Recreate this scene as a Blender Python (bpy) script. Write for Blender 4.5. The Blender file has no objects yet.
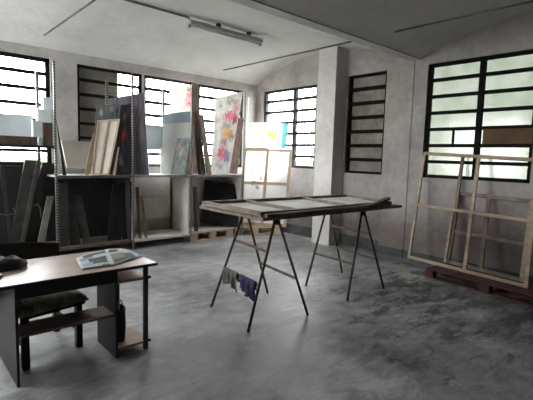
import bpy, bmesh, math, random
from mathutils import Vector, Matrix
random.seed(7)
C = bpy.context.scene.collection
V = Vector
# ------------------------------------------------------------------ camera
F = 422.593
CR = V((0.74547688, -0.66589795, 0.0290541)); CU = V((0.04610327, 0.09500042, 0.99440908)); CF = V((0.66493512, 0.73996949, -0.10152069))
H0 = 1.6
def P(px, py, x=None, y=None, z=None):
    """point of the room seen at a photo pixel, on the plane x=, y= or z="""
    d = (px-266.5)/F*CR - (py-200)/F*CU + CF
    c = V((0, 0, H0))
    if x is not None: t = (x-c.x)/d.x
    elif y is not None: t = (y-c.y)/d.y
    else: t = (z-c.z)/d.z
    return c + d*t
cam = bpy.data.cameras.new('camera'); co = bpy.data.objects.new('camera', cam); C.objects.link(co)
cam.sensor_width = 36; cam.lens = 36*F/533; cam.clip_start = 0.05
m = Matrix((CR, CU, -CF)).transposed().to_4x4(); m.translation = V((0, 0, H0)); co.matrix_world = m
bpy.context.scene.camera = co

# ------------------------------------------------------------------ materials
def lin(c):
    return tuple(((v/255)/12.92 if v/255 <= .04045 else ((v/255+.055)/1.055)**2.4) for v in c)+(1,)
def newmat(name):
    m = bpy.data.materials.new(name); m.use_nodes = True; nt = m.node_tree
    return m, nt, nt.nodes['Principled BSDF'], nt.nodes['Material Output']
def N(nt, typ, **k):
    n = nt.nodes.new(typ)
    for a, b in k.items():
        if a in n.inputs: n.inputs[a].default_value = b
        else: setattr(n, a, b)
    return n
def coords(nt, kind='Object', scale=(1, 1, 1)):
    tc = nt.nodes.new('ShaderNodeTexCoord'); mp = nt.nodes.new('ShaderNodeMapping'); mp.inputs['Scale'].default_value = scale
    nt.links.new(tc.outputs[kind], mp.inputs['Vector']); return mp.outputs['Vector']
def ramp(nt, src, stops):
    r = nt.nodes.new('ShaderNodeValToRGB'); e = r.color_ramp.elements
    while len(e) < len(stops): e.new(.5)
    for i, (p, c) in enumerate(stops): e[i].position = min(p, 1.0); e[i].color = c
    nt.links.new(src, r.inputs['Fac']); return r
def mat(name, c1, c2=None, scale=4, rough=.7, stretch=(1, 1, 1), detail=5, bump=0, metal=0, lo=.35, hi=.65, translucent=0, spec=.5, bscale=None):
    m, nt, b, out = newmat(name)
    b.inputs['Roughness'].default_value = rough; b.inputs['Metallic'].default_value = metal
    b.inputs['Specular IOR Level'].default_value = spec
    c1 = lin(c1); c2 = lin(c2) if c2 else tuple(v*.85 for v in c1[:3])+(1,)
    v = coords(nt, 'Object', stretch)
    n = N(nt, 'ShaderNodeTexNoise', Scale=scale, Detail=detail); nt.links.new(v, n.inputs['Vector'])
    r = ramp(nt, n.outputs['Fac'], [(lo, c2), (hi, c1)]); nt.links.new(r.outputs['Color'], b.inputs['Base Color'])
    if bump:
        n2 = N(nt, 'ShaderNodeTexNoise', Scale=bscale or scale*3, Detail=6); nt.links.new(v, n2.inputs['Vector'])
        bp = N(nt, 'ShaderNodeBump', Strength=bump, Distance=.02); nt.links.new(n2.outputs['Fac'], bp.inputs['Height']); nt.links.new(bp.outputs['Normal'], b.inputs['Normal'])
    if translucent:
        t = N(nt, 'ShaderNodeBsdfTranslucent'); mx = N(nt, 'ShaderNodeMixShader'); mx.inputs[0].default_value = translucent
        nt.links.new(r.outputs['Color'], t.inputs['Color']); nt.links.new(b.outputs[0], mx.inputs[1]); nt.links.new(t.outputs[0], mx.inputs[2]); nt.links.new(mx.outputs[0], out.inputs['Surface'])
    return m
def painting(name, base, base2, spots, nscale=6, dist=.12, translucent=0, rough=.6, stretch=(1, 1, 1), boxy=False):
    """spots: (u, v, radius_u, radius_v, colour) blobs with ragged edges on the UV face"""
    m, nt, b, out = newmat(name); b.inputs['Roughness'].default_value = rough
    v = coords(nt, 'UV', stretch)
    n = N(nt, 'ShaderNodeTexNoise', Scale=nscale, Detail=6); nt.links.new(v, n.inputs['Vector'])
    col = ramp(nt, n.outputs['Fac'], [(.35, lin(base2)), (.62, lin(base))]).outputs['Color']
    n2 = N(nt, 'ShaderNodeTexNoise', Scale=nscale*2.0, Detail=8, Roughness=.75); nt.links.new(v, n2.inputs['Vector'])
    v0 = coords(nt, 'UV')
    sub = N(nt, 'ShaderNodeVectorMath', operation='MULTIPLY_ADD'); nt.links.new(n2.outputs['Color'], sub.inputs[0]); sub.inputs[1].default_value = (dist*2,)*3; nt.links.new(v0, sub.inputs[2])
    for (u, w, ru, rv, c) in spots:
        s = N(nt, 'ShaderNodeVectorMath', operation='SUBTRACT'); nt.links.new(sub.outputs[0], s.inputs[0]); s.inputs[1].default_value = (u+dist, w+dist, 0)
        d = N(nt, 'ShaderNodeVectorMath', operation='MULTIPLY'); nt.links.new(s.outputs[0], d.inputs[0]); d.inputs[1].default_value = (1/ru, 1/rv, 0)
        if boxy:
            ab = N(nt, 'ShaderNodeVectorMath', operation='ABSOLUTE'); nt.links.new(d.outputs[0], ab.inputs[0]); sx = N(nt, 'ShaderNodeSeparateXYZ'); nt.links.new(ab.outputs[0], sx.inputs[0])
            l = N(nt, 'ShaderNodeMath', operation='MAXIMUM'); nt.links.new(sx.outputs['X'], l.inputs[0]); nt.links.new(sx.outputs['Y'], l.inputs[1])
        else:
            l = N(nt, 'ShaderNodeVectorMath', operation='LENGTH'); nt.links.new(d.outputs[0], l.inputs[0])
        r = ramp(nt, l.outputs['Value'], [(.9 if boxy else .55, (1, 1, 1, 1)), (1.0, (0, 0, 0, 1))])
        mx = N(nt, 'ShaderNodeMix', data_type='RGBA'); nt.links.new(r.outputs['Color'], mx.inputs[0]); nt.links.new(col, mx.inputs[6]); mx.inputs[7].default_value = lin(c); col = mx.outputs[2]
    nt.links.new(col, b.inputs['Base Color'])
    if translucent:
        t = N(nt, 'ShaderNodeBsdfTranslucent'); mx = N(nt, 'ShaderNodeMixShader'); mx.inputs[0].default_value = translucent
        nt.links.new(col, t.inputs['Color']); nt.links.new(b.outputs[0], mx.inputs[1]); nt.links.new(t.outputs[0], mx.inputs[2]); nt.links.new(mx.outputs[0], out.inputs['Surface'])
    return m

def concrete(name, light, dark, damp=None):
    m, nt, b, out = newmat(name); b.inputs['Roughness'].default_value = .85; b.inputs['Specular IOR Level'].default_value = .25
    v = coords(nt, 'Object')
    n = N(nt, 'ShaderNodeTexNoise', Scale=1.3, Detail=8, Roughness=.65); nt.links.new(v, n.inputs['Vector'])
    n3 = N(nt, 'ShaderNodeTexNoise', Scale=9, Detail=8, Roughness=.7, Distortion=.6); nt.links.new(v, n3.inputs['Vector'])
    ad = N(nt, 'ShaderNodeMath', operation='MULTIPLY_ADD'); nt.links.new(n3.outputs['Fac'], ad.inputs[0]); ad.inputs[1].default_value = .5; nt.links.new(n.outputs['Fac'], ad.inputs[2])
    col = ramp(nt, ad.outputs[0], [(.55, lin(dark)), (.92, lin(light))]).outputs['Color']
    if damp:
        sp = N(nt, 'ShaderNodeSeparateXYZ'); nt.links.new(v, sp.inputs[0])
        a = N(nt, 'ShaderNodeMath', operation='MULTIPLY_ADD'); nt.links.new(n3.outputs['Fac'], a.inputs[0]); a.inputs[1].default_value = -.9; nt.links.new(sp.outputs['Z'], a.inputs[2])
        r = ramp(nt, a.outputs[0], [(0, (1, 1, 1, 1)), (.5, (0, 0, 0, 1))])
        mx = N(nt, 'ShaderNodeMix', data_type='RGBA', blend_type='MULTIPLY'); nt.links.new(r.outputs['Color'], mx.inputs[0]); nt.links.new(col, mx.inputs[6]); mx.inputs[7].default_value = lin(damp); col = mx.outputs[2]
    nt.links.new(col, b.inputs['Base Color'])
    bp = N(nt, 'ShaderNodeBump', Strength=.35, Distance=.02); nt.links.new(n3.outputs['Fac'], bp.inputs['Height']); nt.links.new(bp.outputs['Normal'], b.inputs['Normal'])
    return m
def floor_mat():
    m, nt, b, out = newmat('worn_concrete_floor'); b.inputs['Specular IOR Level'].default_value = .4
    v = coords(nt, 'Object')
    n = N(nt, 'ShaderNodeTexNoise', Scale=.9, Detail=9, Roughness=.62); nt.links.new(v, n.inputs['Vector'])
    n2 = N(nt, 'ShaderNodeTexNoise', Scale=4.5, Detail=11, Roughness=.78, Distortion=.5); nt.links.new(coords(nt, 'Object', (1, 1.9, 1)), n2.inputs['Vector'])
    ad = N(nt, 'ShaderNodeMath', operation='MULTIPLY_ADD'); nt.links.new(n2.outputs['Fac'], ad.inputs[0]); ad.inputs[1].default_value = .9; nt.links.new(n.outputs['Fac'], ad.inputs[2])
    hf = N(nt, 'ShaderNodeMath', operation='MULTIPLY'); nt.links.new(ad.outputs[0], hf.inputs[0]); hf.inputs[1].default_value = .5
    col = ramp(nt, hf.outputs[0], [(.36, lin((70, 70, 71))), (.465, lin((136, 136, 137))), (.50, lin((150, 150, 151))), (.58, lin((186, 186, 187)))]).outputs['Color']
    # dark patches, denser towards the right-hand wall and the near end
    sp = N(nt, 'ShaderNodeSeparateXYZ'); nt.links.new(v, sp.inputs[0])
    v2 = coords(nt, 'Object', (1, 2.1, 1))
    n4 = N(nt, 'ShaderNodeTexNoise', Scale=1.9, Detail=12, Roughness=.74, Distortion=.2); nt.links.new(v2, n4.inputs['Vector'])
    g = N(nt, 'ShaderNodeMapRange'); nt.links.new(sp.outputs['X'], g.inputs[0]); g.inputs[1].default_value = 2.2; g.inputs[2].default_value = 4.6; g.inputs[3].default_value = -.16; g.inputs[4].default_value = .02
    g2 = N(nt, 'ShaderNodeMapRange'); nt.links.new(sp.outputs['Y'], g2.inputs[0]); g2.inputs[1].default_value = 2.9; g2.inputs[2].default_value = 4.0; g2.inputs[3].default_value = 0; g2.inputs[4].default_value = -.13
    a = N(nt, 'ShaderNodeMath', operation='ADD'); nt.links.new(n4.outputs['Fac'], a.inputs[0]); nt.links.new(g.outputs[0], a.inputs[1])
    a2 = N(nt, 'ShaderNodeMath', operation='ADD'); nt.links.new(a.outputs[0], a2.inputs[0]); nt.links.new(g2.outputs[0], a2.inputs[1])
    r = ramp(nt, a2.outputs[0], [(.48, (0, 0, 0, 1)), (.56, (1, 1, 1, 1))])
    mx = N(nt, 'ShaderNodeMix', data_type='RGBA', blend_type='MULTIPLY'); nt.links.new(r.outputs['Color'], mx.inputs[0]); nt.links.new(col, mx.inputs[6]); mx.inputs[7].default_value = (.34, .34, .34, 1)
    nt.links.new(mx.outputs[2], b.inputs['Base Color'])
    rr = ramp(nt, n2.outputs['Fac'], [(.35, (.34,)*3+(1,)), (.7, (.62,)*3+(1,))]); nt.links.new(rr.outputs['Color'], b.inputs['Roughness'])
    bp = N(nt, 'ShaderNodeBump', Strength=.25, Distance=.01); nt.links.new(n2.outputs['Fac'], bp.inputs['Height']); nt.links.new(bp.outputs['Normal'], b.inputs['Normal'])
    return m
def slotted():
    m, nt, b, out = newmat('slotted_steel'); b.inputs['Roughness'].default_value = .5
    v = coords(nt, 'Object'); sp = N(nt, 'ShaderNodeSeparateXYZ'); nt.links.new(v, sp.inputs[0])
    s = N(nt, 'ShaderNodeMath', operation='MULTIPLY'); nt.links.new(sp.outputs['Z'], s.inputs[0]); s.inputs[1].default_value = 1/.042
    f = N(nt, 'ShaderNodeMath', operation='FRACT'); nt.links.new(s.outputs[0], f.inputs[0])
    r = ramp(nt, f.outputs[0], [(.5, lin((128, 126, 124))), (.62, lin((52, 50, 49)))]); nt.links.new(r.outputs['Color'], b.inputs['Base Color'])
    return m
def glass(name, tint, tint2, scale=2.5, gloss=.05):
    m, nt, b, out = newmat(name); nt.nodes.remove(b)
    v = coords(nt, 'Object'); n = N(nt, 'ShaderNodeTexNoise', Scale=scale, Detail=6, Roughness=.6); nt.links.new(v, n.inputs['Vector'])
    r = ramp(nt, n.outputs['Fac'], [(.38, tuple(tint2)+(1,)), (.6, tuple(tint)+(1,))])
    t = N(nt, 'ShaderNodeBsdfTransparent'); nt.links.new(r.outputs['Color'], t.inputs['Color'])
    g = N(nt, 'ShaderNodeBsdfGlossy', Roughness=.15); mx = N(nt, 'ShaderNodeMixShader'); mx.inputs[0].default_value = gloss
    nt.links.new(t.outputs[0], mx.inputs[1]); nt.links.new(g.outputs[0], mx.inputs[2]); nt.links.new(mx.outputs[0], out.inputs['Surface'])
    return m

M = {}
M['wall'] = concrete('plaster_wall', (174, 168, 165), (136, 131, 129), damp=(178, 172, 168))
M['wallfar'] = concrete('low_bounce_plaster', (96, 92, 89), (74, 71, 69))  # unseen walls, coloured dark to cut the light they bounce back
M['pillar'] = concrete('pale_pilaster_plaster', (214, 210, 207), (182, 178, 175))
M['wallback'] = concrete('plaster_wall_back', (186, 181, 178), (150, 145, 142))
M['ceiling'] = concrete('whitewashed_ceiling', (214, 213, 212), (196, 195, 194))
M['beam'] = concrete('beam_plaster', (205, 203, 200), (180, 178, 176))
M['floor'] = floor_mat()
M['base'] = concrete('dark_skirting', (84, 88, 86), (54, 58, 57))
M['infill'] = concrete('bare_concrete_infill', (158, 150, 143), (104, 98, 92))
M['blackmetal'] = mat('black_window_steel', (22, 22, 22), (12, 12, 12), rough=.85, spec=.15)
M['greymetal'] = mat('dark_grey_window_steel', (52, 52, 52), (36, 36, 36), rough=.85, spec=.2)
M['clear'] = glass('clear_glass', (.97, .97, .96), (.92, .93, .92), gloss=.02)
M['frost'] = glass('dusty_glass', (.136, .141, .130), (.112, .121, .103))
M['slot'] = slotted()
M['plywhite'] = mat('pale_board', (216, 210, 202), (196, 189, 181), scale=3)
M['shelfboard'] = mat('shelf_board', (190, 190, 192), (160, 158, 158), scale=5)
M['shelfedge'] = mat('shelf_edge', (138, 130, 124), (104, 96, 90), scale=8)
M['shadeback'] = mat('shaded_bay_board', (32, 30, 29), (19, 18, 18), scale=3, rough=.8)  # dark colour stands in for shade inside the two left bays
M['pine'] = mat('raw_pine', (168, 150, 128), (138, 120, 100), scale=3, stretch=(1, 1, 6), rough=.7)
M['pineold'] = mat('aged_pine', (136, 120, 104), (102, 88, 76), scale=5, rough=.75)
M['palewood'] = mat('pale_wood', (205, 186, 162), (180, 158, 132), scale=5)
M['greystrip'] = mat('grey_batten', (122, 117, 111), (94, 89, 84), scale=6)
M['warp'] = mat('dark_weathered_board', (116, 98, 86), (60, 50, 46), scale=3, stretch=(1, 6, 6))
M['darkedge'] = mat('darker_shelf_edge', (98, 90, 84), (66, 60, 56), scale=8)  # darker version of the shelf edge, used in the second bay
M['brownwood'] = mat('brown_wood', (98, 78, 66), (66, 52, 44), scale=4, stretch=(6, 6, 1))
M['greywood'] = mat('grey_brown_wood', (128, 110, 98), (88, 72, 64), scale=4, stretch=(6, 6, 1))
M['whiteboard'] = mat('white_board', (236, 236, 234), (222, 223, 222), scale=3, rough=.6, translucent=.3)
M['whitebox'] = mat('white_foam', (222, 226, 230), (200, 206, 212), scale=6)
M['greyboard'] = mat('grey_panel', (184, 188, 190), (164, 168, 172), scale=3, translucent=.3)
M['bluegrey'] = mat('blue_grey_panel', (176, 186, 198), (158, 168, 182), scale=5, translucent=.25)
M['black'] = mat('black_stuff', (24, 24, 26), (13, 13, 15), scale=6, rough=.6)
M['navy'] = mat('black_canvas', (30, 31, 36), (15, 16, 20), scale=5, rough=.55)
M['charcoal'] = mat('charcoal_canvas', (50, 47, 45), (30, 28, 27), scale=6, rough=.7)
M['greycanvas'] = mat('grey_canvas', (84, 81, 78), (58, 55, 53), scale=6, rough=.75)
M['purplegrey'] = mat('purple_grey_wrap', (96, 88, 100), (56, 50, 60), scale=5, stretch=(4, 4, .7), rough=.55, bump=.4)
M['creamcloth'] = mat('cream_cloth', (196, 188, 176), (160, 150, 138), scale=9, bump=.4)
M['canvaswhite'] = mat('unprimed_canvas', (238, 228, 218), (222, 212, 202), scale=3)
M['canvastable'] = mat('canvas_back', (214, 208, 202), (190, 184, 178), scale=3, rough=.8)
M['redpallet'] = mat('red_pallet', (88, 44, 41), (52, 27, 26), scale=7, rough=.8)
M['desktop'] = mat('desk_laminate', (172, 150, 140), (152, 130, 120), scale=2.5, stretch=(.6, 5, 1), rough=.32)
M['deskdark'] = mat('desk_panel', (30, 27, 26), (20, 18, 17), scale=4, rough=.5)
M['deskboard'] = mat('desk_board', (124, 106, 103), (104, 88, 86), scale=3, rough=.35)
M['deskshelf'] = mat('desk_shelf_laminate', (170, 136, 112), (150, 118, 96), scale=3, stretch=(.6, 5, 1), rough=.4)
M['deskmetal'] = mat('desk_steel', (52, 54, 58), (38, 40, 44), rough=.4)
M['chair'] = mat('black_chair_wood', (28, 25, 24), (17, 15, 15), rough=.5)
M['cushion'] = mat('ribbed_fabric', (178, 178, 158), (130, 130, 114), scale=14, rough=.95, bump=.5)
M['rust'] = mat('rusty_steel', (64, 48, 40), (34, 28, 26), scale=14, rough=.6)
M['steelbar'] = mat('brown_steel_bar', (98, 76, 66), (64, 50, 44), scale=12, rough=.6)
M['greencloth'] = mat('grey_green_cloth', (96, 100, 88), (66, 70, 62), scale=12, rough=.95, bump=.4)
M['purplecloth'] = mat('purple_cloth', (74, 60, 104), (46, 36, 70), scale=12, rough=.95, bump=.4)
M['fixture'] = mat('fixture_enamel', (176, 176, 174), (158, 158, 156), rough=.5)
M['tube'] = mat('fluorescent_tube', (214, 214, 212), (200, 200, 198), rough=.3)
M['conduit'] = mat('grey_conduit', (96, 92, 88), (70, 66, 64), rough=.6)
M['cardboard'] = mat('brown_cardboard', (120, 94, 72), (98, 76, 58), scale=3, rough=.9, translucent=.3)
M['wire'] = mat('bare_wire', (96, 92, 88), rough=.6)
M['leaf'] = mat('hedge_leaves', (52, 78, 40), (28, 50, 22), scale=3, rough=.8, bump=.6)
M['extground'] = mat('outside_ground', (130, 130, 124), (110, 112, 104), scale=1)
M['paper'] = painting('newsprint', (180, 186, 188), (140, 150, 156), [
    (.14, .70, .10, .10, (104, 124, 134)), (.30, .42, .15, .20, (34, 40, 42)), (.12, .28, .09, .12, (128, 144, 150)), (.28, .88, .19, .10, (48, 52, 52)), (.40, .10, .07, .06, (112, 110, 84)),
    (.66, .42, .14, .28, (120, 112, 88)), (.62, .86, .11, .10, (44, 48, 48)), (.84, .32, .08, .26, (66, 78, 88)), (.84, .78, .12, .08, (176, 180, 178)), (.66, .2, .12, .10, (50, 58, 50))], nscale=14, dist=.03, rough=.8, boxy=True)
M['floral'] = painting('floral_painting', (208, 204, 198), (186, 182, 178), [
    (.60, .90, .26, .05, (150, 140, 128)), (.80, .82, .16, .06, (176, 130, 132)), (.62, .72, .38, .075, (184, 84, 104)), (.82, .66, .18, .06, (140, 70, 96)), (.46, .59, .3, .05, (140, 140, 132)),
    (.58, .48, .38, .09, (204, 158, 92)), (.80, .44, .2, .06, (118, 122, 120)), (.42, .38, .22, .05, (150, 120, 146)), (.42, .25, .34, .085, (190, 84, 98)), (.72, .2, .22, .09, (122, 130, 150)),
    (.36, .10, .3, .04, (140, 146, 158)), (.20, .88, .12, .02, (130, 128, 126)), (.14, .68, .1, .02, (150, 148, 144)), (.6, .48, .14, .035, (170, 120, 80)), (.6, .73, .16, .03, (210, 130, 140)), (.44, .25, .14, .035, (214, 130, 134))], nscale=7, dist=.24, translucent=.12)
M['floral2'] = painting('pink_floral_painting', (218, 210, 202), (196, 188, 182), [
    (.68, .95, .12, .025, (150, 130, 126)), (.72, .88, .2, .035, (186, 110, 120)), (.6, .84, .22, .03, (206, 150, 156)), (.7, .79, .26, .035, (176, 90, 106)), (.5, .75, .2, .03, (200, 160, 160)), (.9, .86, .1, .06, (140, 90, 104))], nscale=7, dist=.12, translucent=.2)
M['sunpaint'] = painting('pale_painting_teal_edge', (250, 250, 248), (244, 244, 242), [
    (.56, .55, .09, .2, (214, 164, 84)), (.66, .45, .07, .28, (216, 170, 96)), (.62, .16, .06, .1, (220, 180, 180)), (.18, .2, .07, .08, (226, 196, 196)), (.78, .4, .04, .2, (200, 206, 214)), (1.02, .5, .24, 1.6, (84, 146, 148))], nscale=8, dist=.13, translucent=.4)
M['abstractblue'] = painting('blue_grey_abstract', (118, 124, 130), (66, 74, 82), [(.2, .9, .1, .06, (176, 170, 150)), (.62, .93, .12, .05, (150, 136, 112)), (.85, .9, .1, .05, (60, 66, 70))], nscale=5, dist=.1, stretch=(3, 1, 1))
M['darkred'] = painting('dark_painting_red', (52, 46, 52), (20, 18, 22), [(.5, .55, .2, .09, (190, 40, 36)), (.45, .82, .22, .05, (104, 78, 62)), (.6, .66, .1, .05, (60, 80, 96)), (.55, .38, .18, .06, (50, 62, 76)), (.4, .2, .2, .06, (110, 120, 126)), (.6, .08, .25, .04, (70, 60, 58))], nscale=6, dist=.3)
M['smallabs'] = painting('small_abstract', (150, 158, 160), (104, 116, 120), [(.5, .6, .14, .14, (196, 176, 150)), (.55, .3, .12, .12, (96, 130, 128)), (.25, .75, .12, .1, (196, 150, 130)), (.7, .85, .12, .08, (86, 90, 92)), (.3, .25, .1, .1, (176, 140, 120))], nscale=8, dist=.25)
M['sketch'] = painting('sketched_canvas', (250, 250, 248), (244, 244, 242), [(.26, .55, .06, .03, (150, 156, 160)), (.34, .5, .05, .04, (160, 166, 168)), (.22, .7, .05, .03, (170, 174, 176)), (.4, .62, .03, .05, (156, 160, 166))], nscale=9, dist=.10, translucent=.4)

# ------------------------------------------------------------------ geometry helpers
def link(name, me, parent=None, loc=None):
    o = bpy.data.objects.new(name, me); C.objects.link(o)
    if loc is not None: o.location = loc
    if parent is not None: o.parent = parent
    return o
def tag(o, label, cat, group=None, kind=None):
    if label: o['label'] = label
    if cat: o['category'] = cat
    if group: o['group'] = group
    if kind: o['kind'] = kind
    return o
def thing(name, label, cat, loc, group=None):
    o = bpy.data.objects.new(name, None); C.objects.link(o); o.location = loc; o.empty_display_size = .1
    return tag(o, label, cat, group)
class MB:
    """collects shapes in world coordinates; build() links ONE mesh object with its origin at the parent or at the base"""
    def __init__(s): s.v = []; s.f = []; s.mi = []; s.smooth = []
    def add(s, vs, fs, mi=0, sm=False):
        o = len(s.v); s.v += [V(v) for v in vs]
        for f in fs: s.f.append([i+o for i in f]); s.mi.append(mi); s.smooth.append(sm)
        return s
    def box(s, a, b, mi=0):
        x0, y0, z0 = a; x1, y1, z1 = b
        return s.add([(x0, y0, z0), (x1, y0, z0), (x1, y1, z0), (x0, y1, z0), (x0, y0, z1), (x1, y0, z1), (x1, y1, z1), (x0, y1, z1)],
                     [(3, 2, 1, 0), (4, 5, 6, 7), (0, 1, 5, 4), (1, 2, 6, 5), (2, 3, 7, 6), (3, 0, 4, 7)], mi)
    def bar(s, a, b, w, h, n=V((0, 0, 1)), mi=0):
        """beam from a to b; h is its size along n, w its size across"""
        a = V(a); b = V(b); d = (b-a).normalized(); n = (V(n)-d*d.dot(V(n))).normalized(); t = d.cross(n)
        vs = [p+t*(w/2*i)+n*(h/2*j) for p in (a, b) for i, j in ((-1, -1), (1, -1), (1, 1), (-1, 1))]
        return s.add(vs, [(0, 1, 2, 3), (7, 6, 5, 4), (0, 4, 5, 1), (1, 5, 6, 2), (2, 6, 7, 3), (3, 7, 4, 0)], mi)
    def tube(s, pts, r, k=10, mi=0, radii=None):
        pts = [V(p) for p in pts]; rings = []
        for i, p in enumerate(pts):
            d = (pts[min(i+1, len(pts)-1)]-pts[max(i-1, 0)]).normalized()
            up = V((0, 0, 1)) if abs(d.z) < .9 else V((1, 0, 0))
            a = d.cross(up).normalized(); b = d.cross(a); rr = radii[i] if radii else r
            rings.append([p+a*rr*math.cos(2*math.pi*j/k)+b*rr*math.sin(2*math.pi*j/k) for j in range(k)])
        vs = [q for ring in rings for q in ring]
        fs = [(i*k+j, i*k+(j+1) % k, (i+1)*k+(j+1) % k, (i+1)*k+j) for i in range(len(pts)-1) for j in range(k)]
        fs += [tuple(range(k))[::-1], tuple((len(pts)-1)*k+j for j in range(k))]
        return s.add(vs, fs, mi, True)
    def grid(s, rows, mi=0, th=0, sm=True):
        n = len(rows); m_ = len(rows[0]); vs = [V(p) for r in rows for p in r]
        fs = [(i*m_+j, i*m_+j+1, (i+1)*m_+j+1, (i+1)*m_+j) for i in range(n-1) for j in range(m_-1)]
        return s.add(vs, fs, mi, sm)
    def build(s, name, mats, parent=None, loc=None, bevel=0, solid=0):
        if not isinstance(mats, (list, tuple)): mats = [mats]
        if parent is not None:
            org = V(parent.location); 
            pp = parent.parent
            while pp is not None: org += V(pp.location); pp = pp.parent
        elif loc is not None: org = V(loc)
        else:
            xs = [v.x for v in s.v]; ys = [v.y for v in s.v]; org = V(((min(xs)+max(xs))/2, (min(ys)+max(ys))/2, min(v.z for v in s.v)))
        me = bpy.data.meshes.new(name); me.from_pydata([v-org for v in s.v], [], s.f)
        for mm in mats: me.materials.append(mm)
        for p, mi, sm in zip(me.polygons, s.mi, s.smooth): p.material_index = mi; p.use_smooth = sm
        bm = bmesh.new(); bm.from_mesh(me); bmesh.ops.recalc_face_normals(bm, faces=bm.faces) if not solid else None; bm.to_mesh(me); bm.free()
        o = link(name, me, parent, None if parent is not None else org)
        if solid:
            md = o.modifiers.new('solid', 'SOLIDIFY'); md.thickness = solid; md.offset = 0
        if bevel:
            md = o.modifiers.new('bevel', 'BEVEL'); md.width = bevel; md.segments = 2; md.limit_method = 'ANGLE'
        return o
def struct(name, mb, mats, parent=None, **k):
    o = mb.build(name, mats, parent, loc=(0, 0, 0) if parent is None else None, **k)
    if parent is None: o['kind'] = 'structure'
    return o
def planar(c):
    """slide the third corner along its line of sight onto the plane of the other three"""
    c = [V(p) for p in c]; n = (c[1]-c[0]).cross(c[3]-c[0]); e = V((0, 0, H0)); d = c[2]-e; k = d.dot(n)
    if abs(k) > 1e-6:
        t = (c[0]-e).dot(n)/k
        if .9 < t < 1.12: c[2] = e+d*t
    return c
def slab(c, th, open_back=False):
    """MB of a flat board: c = BL, BR, TR, TL of the face we see; face gets UVs, material 0; sides and back material 1"""
    c = planar(c)
    n = (c[1]-c[0]).cross(c[3]-c[0]).normalized()
    if n.dot(V((0, 0, H0))-c[0]) < 0: n = -n
    mb = MB(); vs = c+[p-n*th for p in c]
    mb.add(vs, [(0, 1, 2, 3)], 0); mb.add(vs, ([] if open_back else [(7, 6, 5, 4)])+[(0, 4, 5, 1), (1, 5, 6, 2), (2, 6, 7, 3), (3, 7, 4, 0)], 1)
    return mb
def uvface(o):
    me = o.data; uv = me.uv_layers.new(name='uv'); q = [(0, 0), (1, 0), (1, 1), (0, 1)]
    for p in me.polygons:
        if p.material_index == 0:
            for li in p.loop_indices:
                vi = me.loops[li].vertex_index
                uv.data[li].uv = q[vi % 4]
def board(name, label, cat, c, th, face, edge=None, group=None, parent=None):
    mb = slab(c, th, face.name in ('floral_painting', 'pink_floral_painting', 'pale_painting_teal_edge', 'sketched_canvas', 'unprimed_canvas')); o = mb.build(name, [face, edge or face], parent, loc=None)
    uvface(o)
    if parent is None: tag(o, label, cat, group)
    return o
def lerp(a, b, t): return a+(b-a)*t
def stretcher(root, c, w, th, m, vert=(), horiz=(), names='rail', back=0):
    """children of root: the rails of a wooden stretcher frame with corners BL, BR, TR, TL"""
    c = planar(c); n = (c[1]-c[0]).cross(c[3]-c[0]).normalized()
    BL, BR, TR, TL = c; du = (BR-BL).normalized(); dv = (TL-BL).normalized()
    def rail(a, b, nm):
        MB().bar(a, b, w, th, n).build(nm, m, root)
    h = w/2
    rail(BL+dv*h, BR+dv*h, 'bottom_rail'); rail(TL-dv*h, TR-dv*h, 'top_rail')
    rail(BL+du*h+dv*w, TL+du*h-dv*w, 'side_rail'); rail(BR-du*h+dv*w, TR-du*h-dv*w, 'side_rail')
    for t in vert: rail(lerp(BL, BR, t)+dv*w, lerp(TL, TR, t)-dv*w, 'upright')
    for t in horiz: rail(lerp(BL, TL, t)+du*w, lerp(BR, TR, t)-du*w, 'crossbar')

# ------------------------------------------------------------------ room shell
WX, WY, ZS = 6.32, 7.46, 3.2
X0, Y0 = -2.6, -4.1
def wall_with_holes(name, axis, pos, u0, u1, z0, z1, holes, mt, out=.2):
    us = sorted({u0, u1, *[h[0] for h in holes], *[h[1] for h in holes]}); zs = sorted({z0, z1, *[h[2] for h in holes], *[h[3] for h in holes]})
    mb = MB()
    for i in range(len(us)-1):
        for j in range(len(zs)-1):
            cu = (us[i]+us[i+1])/2; cz = (zs[j]+zs[j+1])/2
            if any(h[0] < cu < h[1] and h[2] < cz < h[3] for h in holes): continue
            if axis == 'x': mb.box((pos, us[i], zs[j]), (pos+out, us[i+1], zs[j+1]))
            else: mb.box((us[i], pos, zs[j]), (us[i+1], pos+out, zs[j+1]))
    o = struct(name, mb, mt)
    bm = bmesh.new(); bm.from_mesh(o.data); bmesh.ops.remove_doubles(bm, verts=bm.verts, dist=1e-5)
    seen = {}
    for f in bm.faces: seen.setdefault(tuple(sorted(v.index for v in f.verts)), []).append(f)
    bmesh.ops.delete(bm, geom=[f for l in seen.values() if len(l) > 1 for f in l], context='FACES_ONLY'); bm.to_mesh(o.data); bm.free()
    return o
ZW0, ZW1 = 1.35, 3.07
right_holes = [(1.84, 3.37, 1.35, 3.1), (4.10, 4.90, 1.35, 3.1), (5.66, 7.22, 1.39, 3.04)]
back_holes = [(.20, 2.0, ZW0, 3.05), (2.41, 3.56, ZW0, 3.04), (3.60, 4.72, ZW0, 3.04), (4.78, 5.94, ZW0, 3.03)]
wall_with_holes('wall_right', 'x', WX, Y0, WY+.2, 0, 3.9, right_holes, M['wall'])
wall_with_holes('wall_back', 'y', WY, X0-.2, WX, 0, 3.9, back_holes, M['wallback'])
left_holes = [(4.75, 5.85, 1.05, 3.1), (6.05, 7.25, 1.05, 3.1)]
wall_with_holes('wall_left', 'x', X0-.2, Y0-.2, WY, 0, 3.9, left_holes, M['wallfar'])
struct('wall_front', MB().box((X0, Y0-.2, 0), (WX+.2, Y0, 3.9)), M['wallfar'])
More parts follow.
